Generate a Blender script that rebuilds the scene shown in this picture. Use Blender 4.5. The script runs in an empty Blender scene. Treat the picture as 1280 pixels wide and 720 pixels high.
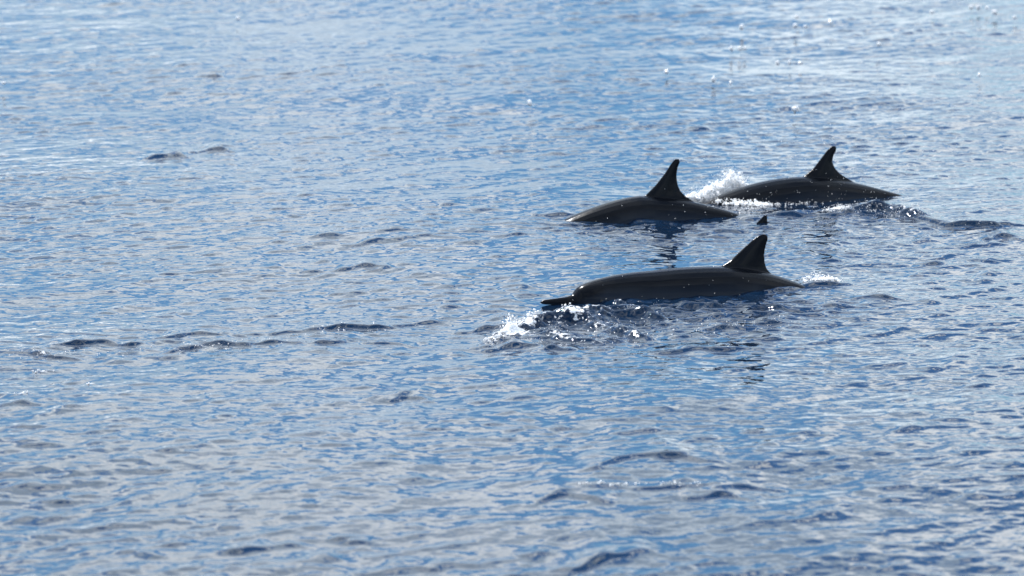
import bpy, bmesh, math, random
import numpy as np
from mathutils import Vector

random.seed(7)
RNG = np.random.default_rng(11)
scene = bpy.context.scene

# ------------------------------------------------------------------ camera
CAM_H = 4.0
PITCH = math.radians(7.506)
LENS, SENSOR = 200.0, 36.0
FPX = LENS / SENSOR * 1280.0
cam_data = bpy.data.cameras.new('camera')
cam = bpy.data.objects.new('camera', cam_data)
scene.collection.objects.link(cam)
cam.location = (0, 0, CAM_H)
cam.rotation_euler = (math.radians(90) - PITCH, 0, 0)
cam_data.lens = LENS
cam_data.sensor_width = SENSOR
cam_data.clip_start = 0.5
cam_data.clip_end = 20000
cam_data.dof.use_dof = True
cam_data.dof.focus_distance = 30.6
cam_data.dof.aperture_fstop = 4.0
scene.camera = cam

# ------------------------------------------------------------------ sky, sun, exposure
SUN_ELEV = math.radians(48)
SUN_AZ = math.radians(-30)        # to the left of straight ahead (+y)
world = bpy.data.worlds.new('World')
scene.world = world
world.use_nodes = True
wn, wl = world.node_tree.nodes, world.node_tree.links
wn.clear()


def N(tree_nodes, kind, **kw):
    n = tree_nodes.new(kind)
    for k, v in kw.items():
        if k == 'ins':
            for kk, vv in v.items():
                n.inputs[kk].default_value = vv
        else:
            setattr(n, k, v)
    return n


def ramp(nodes, stops, interp='LINEAR'):
    r = nodes.new('ShaderNodeValToRGB')
    r.color_ramp.interpolation = interp
    els = r.color_ramp.elements
    while len(els) > 1:
        els.remove(els[-1])
    els[0].position, els[0].color = stops[0][0], (*stops[0][1], 1)
    for p, c in stops[1:]:
        e = els.new(p)
        e.color = (*c, 1)
    return r


w_out = N(wn, 'ShaderNodeOutputWorld')
w_bg = N(wn, 'ShaderNodeBackground', ins={'Strength': 0.10})
sky = N(wn, 'ShaderNodeTexSky', sky_type='NISHITA', sun_disc=False,
        sun_elevation=SUN_ELEV, sun_rotation=SUN_AZ, altitude=0,
        air_density=1.0, dust_density=0.1, ozone_density=3.0)
w_tc = N(wn, 'ShaderNodeTexCoord')
w_map = N(wn, 'ShaderNodeMapping')
w_map.inputs['Scale'].default_value = (2.4, 2.4, 5.0)
wl.new(w_tc.outputs['Generated'], w_map.inputs['Vector'])
cn = N(wn, 'ShaderNodeTexNoise', ins={'Scale': 2.6, 'Detail': 5.0, 'Roughness': 0.55, 'Distortion': 0.3})
wl.new(w_map.outputs['Vector'], cn.inputs['Vector'])
cover = ramp(wn, [(0.455, (0, 0, 0)), (0.53, (1, 1, 1))], 'EASE')
wl.new(cn.outputs['Fac'], cover.inputs['Fac'])
cn2 = N(wn, 'ShaderNodeTexNoise', ins={'Scale': 3.6, 'Detail': 4.0, 'Roughness': 0.5})
w_off = N(wn, 'ShaderNodeVectorMath', operation='ADD')
w_off.inputs[1].default_value = (5.3, 2.7, 9.1)
wl.new(w_map.outputs['Vector'], w_off.inputs[0])
wl.new(w_off.outputs['Vector'], cn2.inputs['Vector'])
ccol = ramp(wn, [(0.38, (4.7, 5.9, 7.2)), (0.50, (7.9, 9.3, 10.6)), (0.60, (13.4, 13.8, 14.0))])
wl.new(cn2.outputs['Fac'], ccol.inputs['Fac'])
w_mix = N(wn, 'ShaderNodeMix', data_type='RGBA')
wl.new(cover.outputs['Color'], w_mix.inputs['Factor'])
tint = N(wn, 'ShaderNodeMix', data_type='RGBA', blend_type='MULTIPLY', ins={'Factor': 1.0})
tint.inputs['B'].default_value = (0.40, 0.62, 0.84, 1)      # deep clear blue between the clouds
wl.new(sky.outputs['Color'], tint.inputs['A'])
wl.new(tint.outputs['Result'], w_mix.inputs['A'])
wl.new(ccol.outputs['Color'], w_mix.inputs['B'])
wl.new(w_mix.outputs['Result'], w_bg.inputs['Color'])
wl.new(w_bg.outputs['Background'], w_out.inputs['Surface'])

sun_data = bpy.data.lights.new('sun', 'SUN')
sun_data.energy = 4.0
sun_data.angle = math.radians(0.53)
sun_data.color = (1.0, 0.97, 0.93)
sun = bpy.data.objects.new('sun', sun_data)
scene.collection.objects.link(sun)
sdir = Vector((math.sin(SUN_AZ) * math.cos(SUN_ELEV), math.cos(SUN_AZ) * math.cos(SUN_ELEV), math.sin(SUN_ELEV)))
sun.rotation_euler = (-sdir).to_track_quat('-Z', 'Y').to_euler()
sun.location = (0, 0, 60)

scene.view_settings.view_transform = 'Standard'
scene.view_settings.look = 'None'
scene.view_settings.gamma = 1
scene.view_settings.use_curve_mapping = False
scene.view_settings.exposure = 0.50


# ------------------------------------------------------------------ placement on the sea
def at(px, py, z=0.0):
    """world point on the level z seen at a pixel of the 1280 x 720 photograph"""
    u, v = (px - 640) / FPX, (360 - py) / FPX
    d = Vector((u, math.cos(PITCH) + v * math.sin(PITCH), -math.sin(PITCH) + v * math.cos(PITCH)))
    t = (z - CAM_H) / d.z
    return Vector((d.x * t, d.y * t, z))


def scale_at(y):
    return FPX / math.hypot(y, CAM_H)


# ------------------------------------------------------------------ wave fields
def spectrum_field(n, size, lmin, lmax, power, direction, spread, seed):
    rng = np.random.default_rng(seed)
    k1 = np.fft.fftfreq(n, size / n) * 2 * np.pi
    kx, ky = np.meshgrid(k1, k1)
    k = np.hypot(kx, ky)
    k[0, 0] = 1e9
    kmin, kmax = 2 * np.pi / lmax, 2 * np.pi / lmin
    a = k ** (-power)
    a *= np.exp(-np.clip(kmin / k - 1, 0, None) ** 2 * 6) * np.exp(-np.clip(k / kmax - 1, 0, None) ** 2 * 6)
    ang = np.arctan2(ky, kx) - direction
    a *= (1 - spread) * np.abs(np.cos(ang)) ** 4 + spread
    a[0, 0] = 0
    ph = rng.normal(size=(n, n)) + 1j * rng.normal(size=(n, n))
    f = np.fft.ifft2(a * ph).real
    sx = np.gradient(f, size / n, axis=1)
    sy = np.gradient(f, size / n, axis=0)
    f /= math.sqrt((sx ** 2 + sy ** 2).mean())       # unit rms slope
    return f


def sample(f, size, X, Y, rot=0.0):
    n = f.shape[0]
    c, s = math.cos(rot), math.sin(rot)
    u = (X * c - Y * s) / size * n
    v = (X * s + Y * c) / size * n
    i0 = np.floor(u).astype(np.int64)
    j0 = np.floor(v).astype(np.int64)
    fu, fv = u - i0, v - j0
    i0 %= n
    j0 %= n
    i1, j1 = (i0 + 1) % n, (j0 + 1) % n
    return (f[j0, i0] * (1 - fu) + f[j0, i1] * fu) * (1 - fv) + (f[j1, i0] * (1 - fu) + f[j1, i1] * fu) * fv


def axis(segments):
    out = [segments[0][0]]
    for a, b, st in segments:
        m = max(1, int(round((b - a) / st)))
        out += list(np.linspace(a, b, m + 1)[1:])
    return np.array(out)


def grow(start, end, first, ratio):
    out, st = [start], first
    while out[-1] < end:
        out.append(out[-1] + st)
        st *= ratio
    return np.array(out)


fine_x = axis([(-5.6, -3.5, 0.04), (-3.5, 3.5, 0.0135), (3.5, 5.6, 0.04)])
side = grow(5.6, 9000, 0.05, 1.16)
XS = np.concatenate([-side[:0:-1], fine_x, side[1:]])
fine_y = axis([(16, 20.5, 0.04), (20.5, 26.5, 0.02), (26.5, 36, 0.0145), (36, 44, 0.026), (44, 56, 0.045)])
far = grow(56, 12000, 0.06, 1.13)
near = grow(-16, 3000, 0.06, 1.16)
YS = np.concatenate([-near[:0:-1], fine_y, far[1:]])

PI = math.pi
swell = (spectrum_field(512, 61.0, 1.6, 7.0, 2.6, math.radians(70), 0.25, 1), 61.0, 0.3)
chop = (spectrum_field(1024, 23.7, 0.36, 1.5, 2.2, math.radians(150), 0.35, 2), 23.7, 0.0)
ripple = (spectrum_field(1024, 14.3, 0.10, 0.32, 2.0, math.radians(140), 0.45, 3), 14.3, -0.25)
fine = (spectrum_field(1024, 7.9, 0.055, 0.14, 2.0, math.radians(90), 0.6, 4), 7.9, 0.5)
patch = (spectrum_field(256, 37.0, 1.2, 6.0, 1.6, math.radians(60), 0.7, 5), 37.0, 0.1)
rough_f = (spectrum_field(1024, 6.1, 0.040, 0.13, 2.0, math.radians(80), 0.5, 6), 6.1, 0.2)
SLOPES = dict(swell=0.010, chop=0.023, ripple=0.051, fine=0.018)


def base_height(X, Y, dx=None):
    """sea level without the animals' own waves; dx fades waves a coarse mesh cannot hold"""
    def keep(lam):
        return 1.0 if dx is None else np.clip(lam / (3.0 * dx) - 0.4, 0, 1)
    p = sample(patch[0], patch[1], X, Y, patch[2])
    p = np.clip(1.0 + 0.22 * p / patch[0].std(), 0.5, 1.6)
    h = SLOPES['swell'] * sample(*swell[:2], X, Y, swell[2]) * keep(3.0)
    h = h + SLOPES['chop'] * sample(*chop[:2], X, Y, chop[2]) * keep(0.8)
    r = sample(*ripple[:2], X, Y, ripple[2])
    sd = ripple[0].std()
    r = r + 0.22 * (np.clip(r, -3 * sd, 3 * sd) ** 2 / sd - sd)          # sharper crests, flatter troughs
    h = h + SLOPES['ripple'] * p * r * keep(0.22)
    h = h + SLOPES['fine'] * p * sample(*fine[:2], X, Y, fine[2]) * keep(0.09)
    return h


# crests raised by the animals and by the breeze: photograph pixels, height, front and back width, roughness, foam doubling as painted sun sparkle (metres)
CRESTS = [
    # bow wave of the leading animal
    ([(606, 429), (632, 413), (662, 402), (705, 397), (750, 395), (790, 393), (822, 400)], 0.050, 0.13, 0.16, 0.72, 0.50),
    ([(636, 423), (680, 417), (720, 427), (775, 430)], 0.026, 0.06, 0.20, 0.50, 0.45),
    ([(725, 406), (765, 412), (812, 416)], 0.026, 0.06, 0.16, 0.45, 0.40),
    ([(732, 400), (775, 393), (812, 396), (850, 404)], 0.026, 0.055, 0.14, 0.14, 0.20),
    ([(636, 412), (668, 405), (700, 402), (738, 403)], 0.024, 0.055, 0.14, 0.22, 0.35),
    ([(614, 434), (640, 427), (668, 430)], 0.026, 0.06, 0.14, 0.06, 0.0),
    ([(676, 436), (690, 432), (712, 435)], 0.018, 0.05, 0.12, 0.06, 0.05),
    ([(580, 408), (610, 404), (628, 401)], 0.020, 0.05, 0.14, 0.0, 0.0),
    ([(822, 438), (880, 433), (942, 435)], 0.022, 0.055, 0.18, 0.03, 0.0),
    ([(848, 420), (866, 417), (886, 417)], 0.016, 0.045, 0.12, 0.08, 0.1),
    ([(884, 410), (905, 407), (924, 409)], 0.015, 0.045, 0.12, 0.06, 0.2),
    ([(928, 406), (960, 403), (996, 403)], 0.016, 0.045, 0.12, 0.10, 0.25),
    ([(800, 404), (850, 399), (890, 401)], 0.012, 0.05, 0.12, 0.08, 0.15),
    ([(1000, 384), (1030, 382), (1056, 383)], 0.012, 0.05, 0.12, 0.04, 0.0),
    ([(1070, 378), (1095, 375), (1128, 376)], 0.014, 0.05, 0.14, 0.0, 0.0),
    ([(716, 381), (742, 377), (796, 379)], 0.014, 0.04, 0.08, 0.25, 0.25),
    ([(935, 374), (980, 367), (1016, 358), (1056, 355)], 0.034, 0.06, 0.16, 0.05, 0.1),
    # line of broken ripples ahead of the leading animal
    ([(14, 441), (50, 443), (92, 448)], 0.016, 0.045, 0.16, 0.16, 0.30),
    ([(72, 433), (108, 429), (140, 432)], 0.020, 0.05, 0.16, 0.08, 0.0),
    ([(158, 432), (185, 429), (206, 430)], 0.016, 0.05, 0.16, 0.0, 0.0),
    ([(212, 441), (255, 432), (305, 434)], 0.026, 0.055, 0.20, 0.20, 0.35),
    ([(216, 421), (240, 414), (272, 413)], 0.022, 0.05, 0.16, 0.0, 0.0),
    ([(308, 434), (335, 431), (372, 432)], 0.018, 0.05, 0.14, 0.04, 0.0),
    ([(382, 433), (402, 429), (426, 428)], 0.016, 0.05, 0.14, 0.02, 0.0),
    ([(322, 418), (350, 412), (392, 409)], 0.014, 0.05, 0.18, 0.12, 0.2),
    ([(394, 411), (432, 405), (492, 406)], 0.024, 0.05, 0.20, 0.14, 0.22),
    ([(462, 430), (485, 427), (510, 429)], 0.014, 0.05, 0.14, 0.0, 0.0),
    ([(496, 404), (524, 399), (556, 397)], 0.014, 0.05, 0.16, 0.05, 0.0),
    # wake of the trailing pair
    ([(1030, 273), (1080, 268), (1130, 272), (1195, 285), (1280, 286)], 0.050, 0.065, 0.25, 0.22, 0.32),
    ([(1066, 268), (1100, 266), (1165, 272)], 0.022, 0.06, 0.16, 0.34, 0.50),
    ([(935, 276), (985, 272), (1035, 271)], 0.018, 0.07, 0.25, 0.0, 0.0),
    ([(1238, 303), (1258, 300), (1284, 302)], 0.020, 0.06, 0.18, 0.16, 0.15),
    ([(1035, 284), (1055, 281), (1070, 282)], 0.010, 0.05, 0.14, 0.0, 0.0),
    ([(938, 286), (956, 284), (985, 285)], 0.010, 0.04, 0.10, 0.05, 0.1),
    # loose dark ripples
    ([(734, 592), (772, 579), (826, 575), (892, 580)], 0.034, 0.07, 0.28, 0.03, 0.0),
    ([(728, 611), (800, 609), (882, 609)], 0.012, 0.04, 0.12, 0.03, 0.0),
    ([(668, 632), (708, 625), (756, 629)], 0.026, 0.07, 0.22, 0.02, 0.0),
    ([(864, 617), (905, 618), (940, 626)], 0.022, 0.06, 0.20, 0.0, 0.0),
    ([(902, 613), (930, 611), (974, 614)], 0.014, 0.05, 0.16, 0.0, 0.0),
    ([(702, 716), (752, 699), (808, 693)], 0.028, 0.08, 0.25, 0.0, 0.0),
    ([(462, 501), (474, 497), (484, 499)], 0.014, 0.05, 0.12, 0.0, 0.0),
    ([(486, 501), (504, 495), (526, 499)], 0.024, 0.05, 0.14, 0.0, 0.0),
    ([(430, 336), (452, 333), (478, 335)], 0.022, 0.06, 0.18, 0.06, 0.0),
    ([(184, 196), (210, 192), (236, 196)], 0.028, 0.08, 0.25, 0.12, 0.0),
    ([(236, 192), (262, 186), (286, 188)], 0.024, 0.07, 0.22, 0.12, 0.0),
    ([(4, 516), (20, 513), (38, 515)], 0.016, 0.05, 0.16, 0.0, 0.0),
    ([(672, 272), (700, 270), (730, 272)], 0.014, 0.06, 0.2, 0.0, 0.0),
    ([(20, 270), (38, 267), (60, 269)], 0.014, 0.06, 0.2, 0.0, 0.0),
]
# white water and a few painted sun glints: centre pixel, half widths in metres (across, along the view), strength
FOAM_GLINTS = [
    ((640, 414), 0.10, 0.16, 0.9), ((660, 405), 0.07, 0.14, 0.6), ((719, 400), 0.05, 0.09, 0.8), ((795, 388), 0.05, 0.05, 0.6),
    ((900, 250), 0.16, 0.22, 1.0), ((930, 256), 0.22, 0.12, 0.8), ((1028, 351), 0.09, 0.10, 0.85),
    ((1045, 268), 0.06, 0.08, 0.8), ((55, 463), 0.05, 0.07, 0.45), ((28, 497), 0.04, 0.06, 0.45), ((113, 482), 0.025, 0.05, 0.45),  # the small trio at the end: sun glints painted as foam
    ((720, 274), 0.03, 0.08, 0.8),
]


# stirred water without foam: centre pixel, half widths, slope
ROUGH = [((850, 379), 0.65, 0.22, 0.20), ((800, 280), 0.45, 0.2, 0.16), ((860, 395), 0.6, 0.7, 0.15), ((970, 388), 0.45, 0.6, 0.12), ((830, 290), 0.6, 0.7, 0.18), ((1050, 275), 0.6, 0.7, 0.07), ((340, 420), 0.8, 0.5, 0.06), ((110, 435), 0.5, 0.4, 0.06)]


def local_waves(X, Y):
    """height and foam added by crests, white water and glint patches, on 2-D arrays"""
    H = np.zeros_like(X)
    F = np.zeros_like(X)
    xs, ys = X[0, :], Y[:, 0]
    for pts, hgt, wf, wb, rgh, foam in CRESTS:
        w = [at(*p) for p in pts]
        near_ = pts[0][1] > 470
        hgt, wf, wb = hgt * (0.65 if near_ else 1.15), wf * (0.75 if near_ else 0.8), wb * (2.4 if near_ else 1.2)
        px, py = np.array([q.x for q in w]), np.array([q.y for q in w])
        pad = 0.05
        i0, i1 = np.searchsorted(xs, [px[0] - pad, px[-1] + pad])
        j0, j1 = np.searchsorted(ys, [py.min() - 4 * wf - 0.6, py.max() + 4 * wb + 0.6])
        if i1 - i0 < 2 or j1 - j0 < 2:
            continue
        x, y = X[j0:j1, i0:i1], Y[j0:j1, i0:i1]
        t = np.linspace(0, 1, len(px))
        tt = np.linspace(0, 1, 41)
        # smooth the polyline
        pxs, pys = np.interp(tt, t, px), np.interp(tt, t, py)
        ker = np.hanning(13); ker /= ker.sum()
        pys = np.convolve(np.pad(pys, 6, mode='edge'), ker, 'valid')
        wob = 0.05 * sample(patch[0], patch[1], x * 7, y * 0 + py[0] * 7, 0.0) / patch[0].std()
        dy = y - np.interp(x, pxs, pys) - wob
        u = np.clip((x - px[0] + pad) / (px[-1] - px[0] + 2 * pad), 0, 1)
        env = np.clip(np.sin(PI * u), 0, 1) ** 0.7
        env = env * (0.75 + 0.35 * np.sin(u * 9 + px[0] * 5) * np.sin(u * 5 + py[0]))
        prof = np.where(dy < 0, np.exp(-(np.abs(dy) / wf) ** 1.7), np.exp(-(np.abs(dy) / wb) ** 1.5))
        H[j0:j1, i0:i1] += hgt * env * prof
        band = env * np.where(dy < 0, np.exp(-(dy / (2.2 * wf)) ** 2), np.exp(-(dy / (1.4 * wb)) ** 2))
        if rgh:
            H[j0:j1, i0:i1] += rgh * band * sample(*rough_f[:2], x, y, rough_f[2])
        F[j0:j1, i0:i1] = np.maximum(F[j0:j1, i0:i1], foam * band)
    for (p, rx, ry, s) in FOAM_GLINTS:
        c = at(*p)
        i0, i1 = np.searchsorted(xs, [c.x - 3 * rx, c.x + 3 * rx])
        j0, j1 = np.searchsorted(ys, [c.y - 3 * ry, c.y + 3 * ry])
        x, y = X[j0:j1, i0:i1], Y[j0:j1, i0:i1]
        g = np.exp(-((x - c.x) / rx) ** 2 - ((y - c.y) / ry) ** 2)
        F[j0:j1, i0:i1] = np.maximum(F[j0:j1, i0:i1], s * g)
        H[j0:j1, i0:i1] += g * s * (0.008 + 0.35 * sample(*rough_f[:2], x, y, rough_f[2]))
    for (p, rx, ry, s) in ROUGH:
        c = at(*p)
        i0, i1 = np.searchsorted(xs, [c.x - 3 * rx, c.x + 3 * rx])
        j0, j1 = np.searchsorted(ys, [c.y - 3 * ry, c.y + 3 * ry])
        x, y = X[j0:j1, i0:i1], Y[j0:j1, i0:i1]
        g = np.exp(-((x - c.x) / rx) ** 2 - ((y - c.y) / ry) ** 2)
        H[j0:j1, i0:i1] += g * s * sample(*rough_f[:2], x * 0.55, y * 0.55, rough_f[2]) / 0.55
    return H, F


X, Y = np.meshgrid(XS, YS)
DX = np.maximum(np.gradient(XS)[None, :] * np.ones_like(X), np.gradient(YS)[:, None] * np.ones_like(X))
HB = base_height(X, Y, DX)
HL, FO = local_waves(X, Y)
# the swell is slack where the animals lie
for a, b in ((830, 370), (820, 274), (1020, 250)):
    c = at(a, b)
    m = np.exp(-((X - c.x) / 0.8) ** 2 - ((Y - c.y) / 0.5) ** 2)
    lvl = (HB * m).sum() / m.sum()
    HB -= lvl * m
c = at(700, 381)
m = np.exp(-((X - c.x) / 0.24) ** 4 - ((Y - c.y) / 0.24) ** 4)
HB = HB * (1 - 0.8 * m) - 0.012 * m
HL = HL * (1 - 0.9 * m)
H = HB + HL


def sea_z(x, y):
    i = int(np.clip(np.searchsorted(XS, x), 1, len(XS) - 1))
    j = int(np.clip(np.searchsorted(YS, y), 1, len(YS) - 1))
    return float(H[j, i])


# ------------------------------------------------------------------ materials
def new_mat(name):
    m = bpy.data.materials.new(name)
    m.use_nodes = True
    nt = m.node_tree
    nt.nodes.clear()
    out = nt.nodes.new('ShaderNodeOutputMaterial')
    return m, nt.nodes, nt.links, out


def sea_material():
    m, n, l, out = new_mat('sea_water')
    tc = N(n, 'ShaderNodeNewGeometry')
    mp = N(n, 'ShaderNodeMapping')
    mp.inputs['Scale'].default_value = (1.0, 0.6, 1.0)
    l.new(tc.outputs['Position'], mp.inputs['Vector'])
    b1 = N(n, 'ShaderNodeTexNoise', ins={'Scale': 16.0, 'Detail': 2.0, 'Roughness': 0.5})
    l.new(mp.outputs['Vector'], b1.inputs['Vector'])
    bump = N(n, 'ShaderNodeBump', ins={'Strength': 0.22, 'Distance': 0.010})
    l.new(b1.outputs['Fac'], bump.inputs['Height'])
    water = N(n, 'ShaderNodeBsdfPrincipled')
    water.inputs['Base Color'].default_value = (0.004, 0.016, 0.041, 1)
    water.inputs['Roughness'].default_value = 0.03
    water.inputs['IOR'].default_value = 1.333
    l.new(bump.outputs['Normal'], water.inputs['Normal'])
    # foam where the surface is broken, plus white painted for sun glints
    at_ = N(n, 'ShaderNodeAttribute', attribute_name='foam')
    fn = N(n, 'ShaderNodeTexNoise', ins={'Scale': 34.0, 'Detail': 4.0, 'Roughness': 0.6})
    l.new(tc.outputs['Position'], fn.inputs['Vector'])
    add = N(n, 'ShaderNodeMath', operation='MULTIPLY_ADD')
    add.inputs[1].default_value = 0.72
    l.new(at_.outputs['Fac'], add.inputs[0])
    l.new(fn.outputs['Fac'], add.inputs[2])
    fr = ramp(n, [(0.80, (0, 0, 0)), (0.92, (1, 1, 1))])
    l.new(add.outputs['Value'], fr.inputs['Fac'])
    foam = N(n, 'ShaderNodeBsdfPrincipled')
    foam.inputs['Base Color'].default_value = (0.82, 0.84, 0.87, 1)
    foam.inputs['Roughness'].default_value = 0.5
    fb = N(n, 'ShaderNodeBump', ins={'Strength': 0.6, 'Distance': 0.01})
    l.new(fn.outputs['Fac'], fb.inputs['Height'])
    l.new(fb.outputs['Normal'], foam.inputs['Normal'])
    mix = N(n, 'ShaderNodeMixShader')
    l.new(fr.outputs['Color'], mix.inputs['Fac'])
    l.new(water.outputs['BSDF'], mix.inputs[1])
    l.new(foam.outputs['BSDF'], mix.inputs[2])
    l.new(mix.outputs['Shader'], out.inputs['Surface'])
    return m


def spray_material():
    m, n, l, out = new_mat('white_spray')
    b = N(n, 'ShaderNodeBsdfPrincipled', ins={'Base Color': (0.95, 0.96, 0.97, 1), 'Roughness': 0.2, 'IOR': 1.333})
    b.inputs['Subsurface Weight'].default_value = 1.0
    b.inputs['Subsurface Radius'].default_value = (1, 1, 1)
    b.inputs['Subsurface Scale'].default_value = 0.02
    l.new(b.outputs[0], out.inputs['Surface'])
    return m


def skin_material():
    """spinner-type colouring: black cape, slate flank, pale belly; wet"""
    m, n, l, out = new_mat('dolphin_skin')
    a = N(n, 'ShaderNodeAttribute', attribute_name='cape')
    tc = N(n, 'ShaderNodeTexCoord')
    ns = N(n, 'ShaderNodeTexNoise', ins={'Scale': 9.0, 'Detail': 5.0, 'Roughness': 0.6})
    l.new(tc.outputs['Object'], ns.inputs['Vector'])
    ad = N(n, 'ShaderNodeMath', operation='MULTIPLY_ADD')
    ad.inputs[1].default_value = 0.12
    l.new(ns.outputs['Fac'], ad.inputs[0])
    l.new(a.outputs['Fac'], ad.inputs[2])
    r = ramp(n, [(0.10, (0.42, 0.42, 0.43)), (0.40, (0.11, 0.135, 0.18)), (0.62, (0.026, 0.034, 0.050)), (0.78, (0.014, 0.019, 0.028)), (0.90, (0.006, 0.0075, 0.011))])
    l.new(ad.outputs[0], r.inputs['Fac'])
    b = N(n, 'ShaderNodeBsdfPrincipled', ins={'Roughness': 0.19, 'IOR': 1.33, 'Specular IOR Level': 0.22})
    l.new(r.outputs['Color'], b.inputs['Base Color'])
    s2 = N(n, 'ShaderNodeTexNoise', ins={'Scale': 26.0, 'Detail': 3.0})
    l.new(tc.outputs['Object'], s2.inputs['Vector'])
    bp = N(n, 'ShaderNodeBump', ins={'Strength': 0.18, 'Distance': 0.004})
    l.new(s2.outputs['Fac'], bp.inputs['Height'])
    l.new(bp.outputs['Normal'], b.inputs['Normal'])
    l.new(b.outputs[0], out.inputs['Surface'])
    return m


def eye_material():
    m, n, l, out = new_mat('dark_eye')
    b = N(n, 'ShaderNodeBsdfPrincipled', ins={'Roughness': 0.05, 'Base Color': (0.006, 0.005, 0.005, 1)})
    l.new(b.outputs[0], out.inputs['Surface'])
    return m


M_SEA, M_SPRAY, M_SKIN, M_EYE = sea_material(), spray_material(), skin_material(), eye_material()


# ------------------------------------------------------------------ the sea
def build_sea():
    ny, nx = X.shape
    co = np.stack([X, Y, H], -1).astype(np.float32).reshape(-1)
    idx = np.arange(nx * ny, dtype=np.int32).reshape(ny, nx)
    quads = np.stack([idx[:-1, :-1], idx[:-1, 1:], idx[1:, 1:], idx[1:, :-1]], -1).reshape(-1)
    me = bpy.data.meshes.new('sea')
    me.vertices.add(nx * ny)
    me.vertices.foreach_set('co', co)
    nf = quads.size // 4
    me.loops.add(quads.size)
    me.loops.foreach_set('vertex_index', quads)
    me.polygons.add(nf)
    me.polygons.foreach_set('loop_start', np.arange(0, quads.size, 4, dtype=np.int32))
    me.polygons.foreach_set('use_smooth', np.ones(nf, dtype=bool))
    me.update(calc_edges=True)
    a = me.attributes.new('foam', 'FLOAT', 'POINT')
    a.data.foreach_set('value', FO.astype(np.float32).reshape(-1))
    me.materials.append(M_SEA)
    o = bpy.data.objects.new('sea_water', me)
    scene.collection.objects.link(o)
    o['kind'] = 'structure'
    o['label'] = 'glassy rippled blue sea reflecting broken cloud'
    return o


build_sea()

# ------------------------------------------------------------------ dolphins
# stations from beak tip to tail: distance, top, bottom, half width (metres)
BODY = np.array([
    (0.000, 0.002, -0.006, 0.006), (0.012, 0.008, -0.011, 0.012), (0.05, 0.012, -0.016, 0.018), (0.10, 0.015, -0.022, 0.023),
    (0.15, 0.020, -0.031, 0.031), (0.178, 0.030, -0.038, 0.039), (0.190, 0.047, -0.043, 0.047), (0.208, 0.063, -0.050, 0.057), (0.24, 0.080, -0.062, 0.071),
    (0.29, 0.099, -0.078, 0.086), (0.36, 0.119, -0.100, 0.104), (0.45, 0.138, -0.128, 0.122), (0.60, 0.157, -0.160, 0.142),
    (0.78, 0.167, -0.182, 0.155), (1.00, 0.163, -0.180, 0.154), (1.20, 0.141, -0.155, 0.132), (1.40, 0.110, -0.112, 0.096),
    (1.60, 0.074, -0.068, 0.056), (1.80, 0.045, -0.040, 0.028), (1.95, 0.026, -0.024, 0.018), (2.06, 0.010, -0.010, 0.012)])


def loft(bm, rings):
    prev = None
    first = last = None
    for ring in rings:
        vs = [bm.verts.new(p) for p in ring]
        if prev:
            k = len(vs)
            for i in range(k):
                bm.faces.new((prev[i], prev[(i + 1) % k], vs[(i + 1) % k], vs[i]))
        else:
            first = vs
        prev = vs
    last = prev
    bm.faces.new(first[::-1])
    bm.faces.new(last)


def blade(bm, sections, place):
    """sections: (span, leading, trailing, thickness); place maps chord, span, thickness to a point"""
    rings = []
    for sp, le, tr, th in sections:
        c = tr - le
        up, lo = [], []
        for i in range(11):
            t = i / 10
            x = (1 - math.cos(PI * t)) / 2
            yt = th * 0.5 * (2.6 * math.sqrt(max(x, 0)) - 1.1 * x - 1.5 * x ** 2.2) / 0.98 + 0.0016
            up.append(place(le + c * x, sp, yt))
            lo.append(place(le + c * x, sp, -yt))
        rings.append(up + lo[::-1])
    loft(bm, rings)


def fin_sections(front, back, depth):
    """front / back edge points (x, z) rising from the base"""
    f, b = np.array(front), np.array(back)
    top = max(f[-1, 1], b[-1, 1])
    zs = list(np.linspace(-depth, -0.004, 7)) + list(np.linspace(0, top * 0.985, 22))
    out = []
    for z in zs:
        xf = np.interp(z, f[:, 1], f[:, 0])
        xb = np.interp(z, b[:, 1], b[:, 0])
        u = max(z, 0) / top
        out.append((z, xf, max(xb, xf + 0.006), 0.040 * (1 - u) ** 0.9 + 0.010))
    return out


def tube_top(x):
    return np.interp(x, BODY[:, 0], BODY[:, 1])


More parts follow.
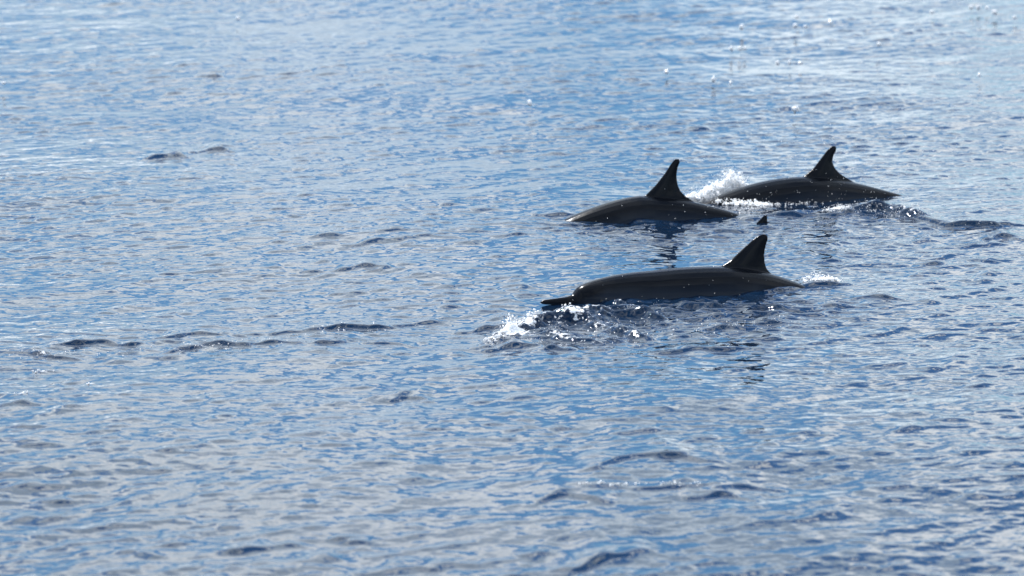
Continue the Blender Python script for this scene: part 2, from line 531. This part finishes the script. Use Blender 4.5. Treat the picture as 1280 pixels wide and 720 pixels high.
def make_dolphin(label, loc, yaw, pitch, bend, front, back, group, voxel=0.005, roll=0.0, scale=1.0):
    """front/back: dorsal fin outline in metres from the fin's front base; bend(x) lowers the spine"""
    bm = bmesh.new()
    rings = []
    xs = np.concatenate([np.linspace(0, 0.26, 24), np.linspace(0.285, 2.06, 60)])
    # smooth stations with a cubic through numpy (Catmull-Rom)
    st = BODY[:, 0]

    def cr(x, col):
        v = BODY[:, col]
        i = int(np.clip(np.searchsorted(st, x) - 1, 0, len(st) - 2))
        h = st[i + 1] - st[i]
        d = np.gradient(v, st)
        d[i] = np.clip(d[i], -6, 6)
        t = (x - st[i]) / h
        m0, m1 = d[i] * h, d[i + 1] * h
        sec = v[i + 1] - v[i]
        if abs(m0) > 2.5 * abs(sec):
            m0 = math.copysign(2.5 * abs(sec), m0)
        if abs(m1) > 2.5 * abs(sec):
            m1 = math.copysign(2.5 * abs(sec), m1)
        return (2 * t**3 - 3 * t**2 + 1) * v[i] + (t**3 - 2 * t**2 + t) * m0 + (-2 * t**3 + 3 * t**2) * v[i + 1] + (t**3 - t**2) * m1
    for x in xs:
        top, bot, hw = cr(x, 1), cr(x, 2), cr(x, 3)
        ring = []
        zc = 0.45 * top + 0.55 * bot
        for k in range(28):
            a = 2 * PI * k / 28
            c, s = math.cos(a), math.sin(a)
            r = top - zc if s > 0 else zc - bot
            cc = math.copysign(abs(c) ** 0.92, c)
            ring.append((x, hw * cc, zc + r * s))
        rings.append(ring)
    loft(bm, rings)
    fx = 0.975
    fz = float(tube_top(fx))
    blade(bm, fin_sections([(fx + p[0], p[1]) for p in front], [(fx + p[0], p[1]) for p in back], 0.085),
          lambda c, sp, th: (c, th, fz + sp - 0.004))
    for sg in (-1, 1):
        # flipper: swept back and down from behind the head
        secs = [(-0.03, 0.44, 0.54, 0.03), (0.0, 0.44, 0.545, 0.03), (0.08, 0.47, 0.57, 0.024), (0.16, 0.53, 0.605, 0.018), (0.22, 0.60, 0.64, 0.014), (0.25, 0.648, 0.662, 0.012)]
        blade(bm, secs, lambda c, sp, th, sg=sg: (c, sg * (0.105 + sp * 0.75), -0.085 - sp * 0.66 + th))
        fl = [(-0.01, 1.88, 2.06, 0.026), (0.04, 1.90, 2.075, 0.020), (0.10, 1.945, 2.085, 0.016), (0.17, 2.01, 2.10, 0.013), (0.22, 2.07, 2.12, 0.012), (0.25, 2.115, 2.135, 0.011)]
        blade(bm, fl, lambda c, sp, th, sg=sg: (c, sg * sp, th))
    bmesh.ops.recalc_face_normals(bm, faces=bm.faces)
    src = bpy.data.meshes.new('dolphin_source')
    bm.to_mesh(src)
    bm.free()
    tmp = bpy.data.objects.new('dolphin_source', src)
    scene.collection.objects.link(tmp)
    md = tmp.modifiers.new('r', 'REMESH')
    md.mode = 'VOXEL'
    md.voxel_size = voxel
    sm = tmp.modifiers.new('s', 'SMOOTH')
    sm.factor = 0.5
    sm.iterations = 5
    dg = bpy.context.evaluated_depsgraph_get()
    dg.update()
    me = bpy.data.meshes.new_from_object(tmp.evaluated_get(dg))
    bpy.data.objects.remove(tmp)
    n = len(me.vertices)
    co = np.empty(n * 3)
    me.vertices.foreach_get('co', co)
    co = co.reshape(-1, 3)
    # colour pattern follows the body: 1 on the back, 0 under the belly
    top = np.interp(co[:, 0], st, BODY[:, 1])
    bot = np.interp(co[:, 0], st, BODY[:, 2])
    cape = np.clip((co[:, 2] - bot) / np.maximum(top - bot, 0.02), 0, 1)
    cape = np.clip(cape + 0.35 * np.clip((0.32 - co[:, 0]) / 0.16, 0, 1), 0, 1)
    cape = np.where(co[:, 0] > 1.5, np.clip(cape + (co[:, 0] - 1.5), 0, 1), cape)
    cape = np.where(np.abs(co[:, 1]) > np.interp(co[:, 0], st, BODY[:, 3]) * 1.03 + 0.004, 0.9, cape)
    cape = np.where(co[:, 2] > top + 0.012, 0.96, cape)
    co[:, 2] -= bend(co[:, 0])
    me.vertices.foreach_set('co', co.reshape(-1))
    at_ = me.attributes.new('cape', 'FLOAT', 'POINT')
    at_.data.foreach_set('value', cape.astype(np.float32))
    me.polygons.foreach_set('use_smooth', np.ones(len(me.polygons), dtype=bool))
    me.materials.clear()
    me.materials.append(M_SKIN)
    me.update()
    me.name = 'body'
    root = bpy.data.objects.new('dolphin', None)
    scene.collection.objects.link(root)
    root.empty_display_size = 0.2
    body = bpy.data.objects.new('body', me)
    scene.collection.objects.link(body)
    body.parent = root
    for sg in (-1, 1):
        eb = bmesh.new()
        bmesh.ops.create_icosphere(eb, subdivisions=2, radius=0.011)
        for v in eb.verts:
            v.co.y *= 0.6
            v.co += Vector((0.292, sg * 0.0835, 0.004 - float(bend(np.array([0.292]))[0])))
        em = bpy.data.meshes.new('eye')
        eb.to_mesh(em)
        eb.free()
        em.polygons.foreach_set('use_smooth', np.ones(len(em.polygons), dtype=bool))
        em.materials.append(M_EYE)
        e = bpy.data.objects.new('eye', em)
        scene.collection.objects.link(e)
        e.parent = root
    root.location = loc
    root.rotation_euler = (roll, pitch, yaw)
    root.scale = (scale,) * 3
    root['label'] = label
    root['category'] = 'dolphin'
    root['group'] = 'dolphins breaking the surface'
    return root


def outline(points, base, ppm, ppmz=None):
    return [((x - base[0]) / ppm, (base[1] - y) / (ppmz or ppm)) for x, y in points]


def at_range(px, py, Yd):
    """world point at distance Yd along +y seen at a pixel"""
    u, v = (px - 640) / FPX, (360 - py) / FPX
    d = Vector((u, math.cos(PITCH) + v * math.sin(PITCH), -math.sin(PITCH) + v * math.cos(PITCH)))
    return Vector((0, 0, CAM_H)) + d * (Yd / d.y)


def settle(d, fin_point, bend):
    """move a dolphin so that the front of its fin stands at a world point"""
    loc = Vector((0.975, 0, float(tube_top(0.975)) - float(bend(np.array([0.975]))[0]))) * d.scale[0]
    d.location = fin_point - d.rotation_euler.to_matrix() @ loc


# leading dolphin: beak and melon out of the water
F1 = outline([(900, 333), (915, 324), (930, 310), (944, 297), (951, 292), (957, 289.5)], (900, 333), 237, 256)
B1 = outline([(1004, 352), (985, 346), (970, 341), (962, 335), (959, 326), (958, 316), (960, 304), (963, 295), (962, 291), (959, 289.5)], (900, 333), 237, 256)
bend1 = lambda x: 0.26 * np.clip(x - 1.05, 0, None) ** 1.7 + 0.11 * np.clip(0.20 - x, 0, None) - 0.050 * (np.clip(0.62 - x, 0, None) / 0.62) ** 1.15
d1 = make_dolphin('dark dolphin with its long thin beak and rounded forehead above the water', (0, 0, 0),
                  math.radians(24), math.radians(0.6), bend1, F1, B1, None, scale=1.08)
settle(d1, at_range(900, 333, at(900, 369).y + 0.13), bend1)

# dolphin with tall pointed fin, head already under
F2 = outline([(805, 245), (820, 231), (833, 215), (840, 204), (843.5, 200), (846, 197.5)], (805, 245), 212)
B2 = outline([(890, 261), (872, 252), (860, 245), (853, 239), (849, 230), (847.5, 219), (849, 209), (852, 202), (851, 197.5)], (805, 245), 212)
bend2 = lambda x: 0.16 * np.clip(x - 1.1, 0, None) ** 1.7 + 0.29 * np.clip(0.95 - x, 0, None) ** 1.28
d2 = make_dolphin('dark dolphin with a tall pointed fin and its head ducked under, ahead of the splash', (0, 0, 0),
                  math.radians(14), math.radians(0), bend2, F2, B2, None)
settle(d2, at_range(805, 245, at(805, 277).y + 0.13), bend2)

# dolphin with hooked fin behind the splash, tail stock trailing along the surface
F3 = outline([(1003, 221), (1018, 210), (1029, 197), (1035.5, 189), (1040, 185), (1043, 182.5)], (1003, 221), 206, 220)
B3 = outline([(1084, 234), (1068, 226), (1055, 219), (1048, 213), (1044, 206), (1043, 202), (1044.5, 195), (1048.5, 188), (1048, 182.5)], (1003, 221), 206, 220)
bend3 = lambda x: 0.13 * np.clip(x - 1.1, 0, None) ** 1.5 + 0.140 * np.clip(0.95 - x, 0, None) ** 1.5
d3 = make_dolphin('dark dolphin with a hooked fin and spray-flecked flank, rising behind the splash', (0, 0, 0),
                  math.radians(25), math.radians(-0.5), bend3, F3, B3, None, scale=1.07)
settle(d3, at_range(1003, 221, at(1003, 254).y + 0.13), bend3)

# only the tip of this one's fin shows
bend4 = lambda x: 0.1 * np.clip(x - 1.1, 0, None) ** 1.5
d4 = make_dolphin('small dark fin tip of a dolphin swimming just below the surface', (0, 0, 0),
                  math.radians(6), 0.0, bend4, [(0, 0), (0.05, 0.05), (0.12, 0.12), (0.158, 0.160), (0.182, 0.185)],
                  [(0.27, -0.02), (0.222, 0.02), (0.207, 0.08), (0.199, 0.15), (0.196, 0.185)], None, voxel=0.005)
pt = at(957, 282)
settle(d4, Vector((pt.x - 0.185, pt.y, -0.116)), bend4)


# ------------------------------------------------------------------ white water and drops
ICO = {}


def ico(sub):
    if sub not in ICO:
        b = bmesh.new()
        bmesh.ops.create_icosphere(b, subdivisions=sub, radius=1.0)
        b.verts.ensure_lookup_table()
        ICO[sub] = (np.array([v.co[:] for v in b.verts]), np.array([[v.index for v in f.verts] for f in b.faces]))
        b.free()
    return ICO[sub]


def drops(name, label, pts, radii, sub=1):
    """one mesh of loose drops"""
    v0, f0 = ico(sub)
    pts, radii = np.asarray(pts, float), np.asarray(radii, float)
    n = len(pts)
    jit = 1 + 0.30 * RNG.normal(size=(n, len(v0), 1)) * (radii[:, None, None] > 0.004)
    st = np.exp(0.18 * RNG.normal(size=(n, 1, 3)))
    V = pts[:, None, :] + v0[None] * radii[:, None, None] * st * np.clip(jit, 0.5, 1.6)
    Fc = f0[None] + (np.arange(n) * len(v0))[:, None, None]
    me = bpy.data.meshes.new(name)
    me.from_pydata(V.reshape(-1, 3).tolist(), [], Fc.reshape(-1, 3).tolist())
    me.polygons.foreach_set('use_smooth', np.ones(len(me.polygons), dtype=bool))
    me.materials.append(M_SPRAY)
    o = bpy.data.objects.new(name, me)
    scene.collection.objects.link(o)
    o['kind'] = 'stuff'
    o['label'] = label
    o['category'] = 'spray' if 'spray' in name else 'splash'
    return o


def crowd(path, n, height, sx, sy, rmin, rmax, lift=0.0):
    """drops heaped along a path of (pixel x, pixel y, relative height)"""
    w = [(at(p[0], p[1]), p[2]) for p in path]
    t = RNG.uniform(0, len(w) - 1, n)
    i = np.clip(t.astype(int), 0, len(w) - 2)
    f = t - i
    P = np.array([q[0][:] for q in w])
    hh = np.array([q[1] for q in w])
    c = P[i] * (1 - f)[:, None] + P[i + 1] * f[:, None]
    hl = hh[i] * (1 - f) + hh[i + 1] * f
    x = c[:, 0] + RNG.normal(0, sx, n)
    y = c[:, 1] + RNG.normal(0, sy, n)
    z = height * hl * RNG.beta(1.0, 1.2, n)
    r = rmin * (rmax / rmin) ** (RNG.random(n) ** 2.2)
    z = np.array([sea_z(a, b) for a, b in zip(x, y)]) + z + lift
    return np.stack([x, y, z], 1), r


def joined(*parts):
    return np.concatenate([p[0] for p in parts]), np.concatenate([p[1] for p in parts])


def froth(label, core, loose):
    """a splash: water and foam clinging together, with drops torn loose from it"""
    P, R = core
    o = drops('splash', label, P, R, 2)
    md = o.modifiers.new('join', 'REMESH')
    md.mode = 'VOXEL'
    md.voxel_size = 0.0045
    dg = bpy.context.evaluated_depsgraph_get()
    dg.update()
    me = bpy.data.meshes.new_from_object(o.evaluated_get(dg))
    o.modifiers.clear()
    lo = drops('loose', label, *loose)
    bm = bmesh.new()
    bm.from_mesh(me)
    bm.from_mesh(lo.data)
    me2 = bpy.data.meshes.new('splash')
    bm.to_mesh(me2)
    bm.free()
    bpy.data.objects.remove(lo)
    me2.materials.clear()
    me2.materials.append(M_SPRAY)
    me2.polygons.foreach_set('use_smooth', np.ones(len(me2.polygons), dtype=bool))
    me2.polygons.foreach_set('material_index', np.zeros(len(me2.polygons), dtype=np.int32))
    o.data = me2
    return o


tall = [(856, 257, .30), (870, 255, .42), (888, 252, .58), (903, 251, .85), (912, 250, 1.15), (916, 250, 1.2), (923, 250, 1.0), (936, 250, .62)]
low = [(893, 258, .5), (920, 259, .6), (945, 260, .35), (960, 261, .2)]
froth('tall white splash thrown up between the two trailing dolphins',
      joined(crowd(tall, 900, 0.142, 0.008, 0.03, 0.004, 0.014), crowd(low, 260, 0.055, 0.015, 0.04, 0.004, 0.010)),
      joined(crowd(tall, 900, 0.160, 0.03, 0.06, 0.0015, 0.005), crowd(tall, 2600, 0.19, 0.045, 0.08, 0.0007, 0.0018), crowd(low, 400, 0.07, 0.03, 0.05, 0.0015, 0.005),
             crowd([(925, 267, .4), (960, 262, .3), (1010, 256, .2), (1060, 248, .2)], 200, 0.05, 0.02, 0.04, 0.0015, 0.005)))
bow = [(610, 428, .2), (624, 420, .5), (638, 414, 1.0), (650, 408, .7), (672, 400, .5)]
froth('low white splash on the bow wave in front of the beak',
      joined(crowd(bow, 230, 0.055, 0.012, 0.04, 0.003, 0.009), crowd([(706, 400, .5), (720, 399, .8), (734, 403, .4)], 70, 0.025, 0.012, 0.03, 0.003, 0.007)),
      joined(crowd(bow, 300, 0.06, 0.02, 0.06, 0.0012, 0.004),
             crowd([(650, 420, .4), (700, 410, .4), (800, 390, .3), (740, 428, .3), (900, 405, .2), (990, 402, .2)], 260, 0.02, 0.06, 0.14, 0.0012, 0.0038)))
tail = [(1004, 354, .5), (1018, 353, 1), (1034, 353, .6), (1054, 353, .3)]
froth('small white splash where the beaked dolphin dips its tail', crowd(tail, 120, 0.035, 0.008, 0.03, 0.003, 0.008), crowd(tail, 200, 0.05, 0.015, 0.04, 0.0012, 0.004))
wake = [(1030, 271, .6), (1046, 270, 1), (1060, 268, .5), (1100, 270, .5), (1160, 275, .3)]
froth('broken white crest on the wake below the hooked fin dolphin', crowd(wake[:3], 60, 0.025, 0.012, 0.03, 0.003, 0.007), crowd(wake, 260, 0.035, 0.02, 0.05, 0.0012, 0.0042))
nose = [(714, 277, .7), (722, 276, .7), (730, 275, .4)]
froth('tiny white splash at the nose end of the ducking dolphin', crowd(nose, 30, 0.025, 0.006, 0.02, 0.003, 0.006), crowd(nose, 40, 0.03, 0.01, 0.02, 0.0012, 0.0035))
streak = [(20, 442, .3), (60, 444, .3), (250, 434, .4), (300, 435, .3), (420, 408, .3), (480, 407, .2)]
P, R = crowd(streak, 130, 0.012, 0.06, 0.08, 0.0015, 0.004)
drops('spray', 'sparse glinting drops along the line of broken ripples', P, R)

P, R = joined(crowd([(728, 611, .3), (800, 609, .3), (884, 609, .3)], 34, 0.01, 0.02, 0.02, 0.003, 0.007),  # white drops modelled where the sun glints on the ripples
              crowd([(40, 464, .3), (62, 463, .3)], 9, 0.01, 0.015, 0.03, 0.003, 0.006), crowd([(18, 498, .3), (38, 497, .3)], 8, 0.01, 0.012, 0.03, 0.003, 0.006),
              crowd([(108, 483, .3), (118, 482, .3)], 5, 0.01, 0.01, 0.02, 0.003, 0.006))
drops('spray', 'short rows of white drops in place of sun glints on the open foreground water', P, R)

# fine spray drifting round the trailing pair, and drops imitating sun sparkles on the sea beyond
n = 800
x = RNG.normal(1.85, 0.75, n)
y = RNG.uniform(32.6, 36.5, n)
z = RNG.gamma(1.5, 0.09, n) + 0.01
P1 = np.stack([x, y, z], 1)
R1 = 0.0009 * (3.0) ** (RNG.random(n) ** 2)
n = 70
x = RNG.normal(0.75, 0.35, n)
y = RNG.uniform(29.5, 31.0, n)
z = RNG.gamma(1.4, 0.05, n)
P2 = np.stack([x, y, z], 1)
R2 = 0.0009 * (2.6) ** (RNG.random(n) ** 2)
n = 900
x, y = RNG.uniform(1.6, 4.6, n), RNG.uniform(36.0, 49.0, n)
P3 = np.stack([x, y, RNG.gamma(1.5, 0.08, n) + 0.03], 1)  # these far drops stand in for sun sparkle on the waves
P1, R1 = np.concatenate([P1, P3]), np.concatenate([R1, 0.0014 * 3.0 ** (RNG.random(n) ** 2)])
drops('spray', 'fine bright spray drops around the dolphins, and drops imitating sun sparkles beyond them', np.concatenate([P1, P2]), np.concatenate([R1, R2]))
glint_spots = [(298, 32), (5, 114), (662, 140), (833, 100), (892, 109), (925, 70), (931, 70), (914, 70), (913, 114), (972, 88), (987, 88), (1000, 89),
         (994, 147), (927, 43), (996, 30), (1038, 37), (1007, 42), (994, 41), (1098, 65), (1214, 18), (1223, 18), (1234, 18), (1243, 24), (1268, 31), (1224, 104), (1165, 24)]
pts = [at(a, b) + Vector((0, 0, 0.06)) for a, b in glint_spots]  # each white drop stands in for a round sun glint
drops('spray', 'scattered white drops in place of sun glints on the far water', [p[:] for p in pts], [0.014 + 0.005 * random.random() for _ in pts], 2)
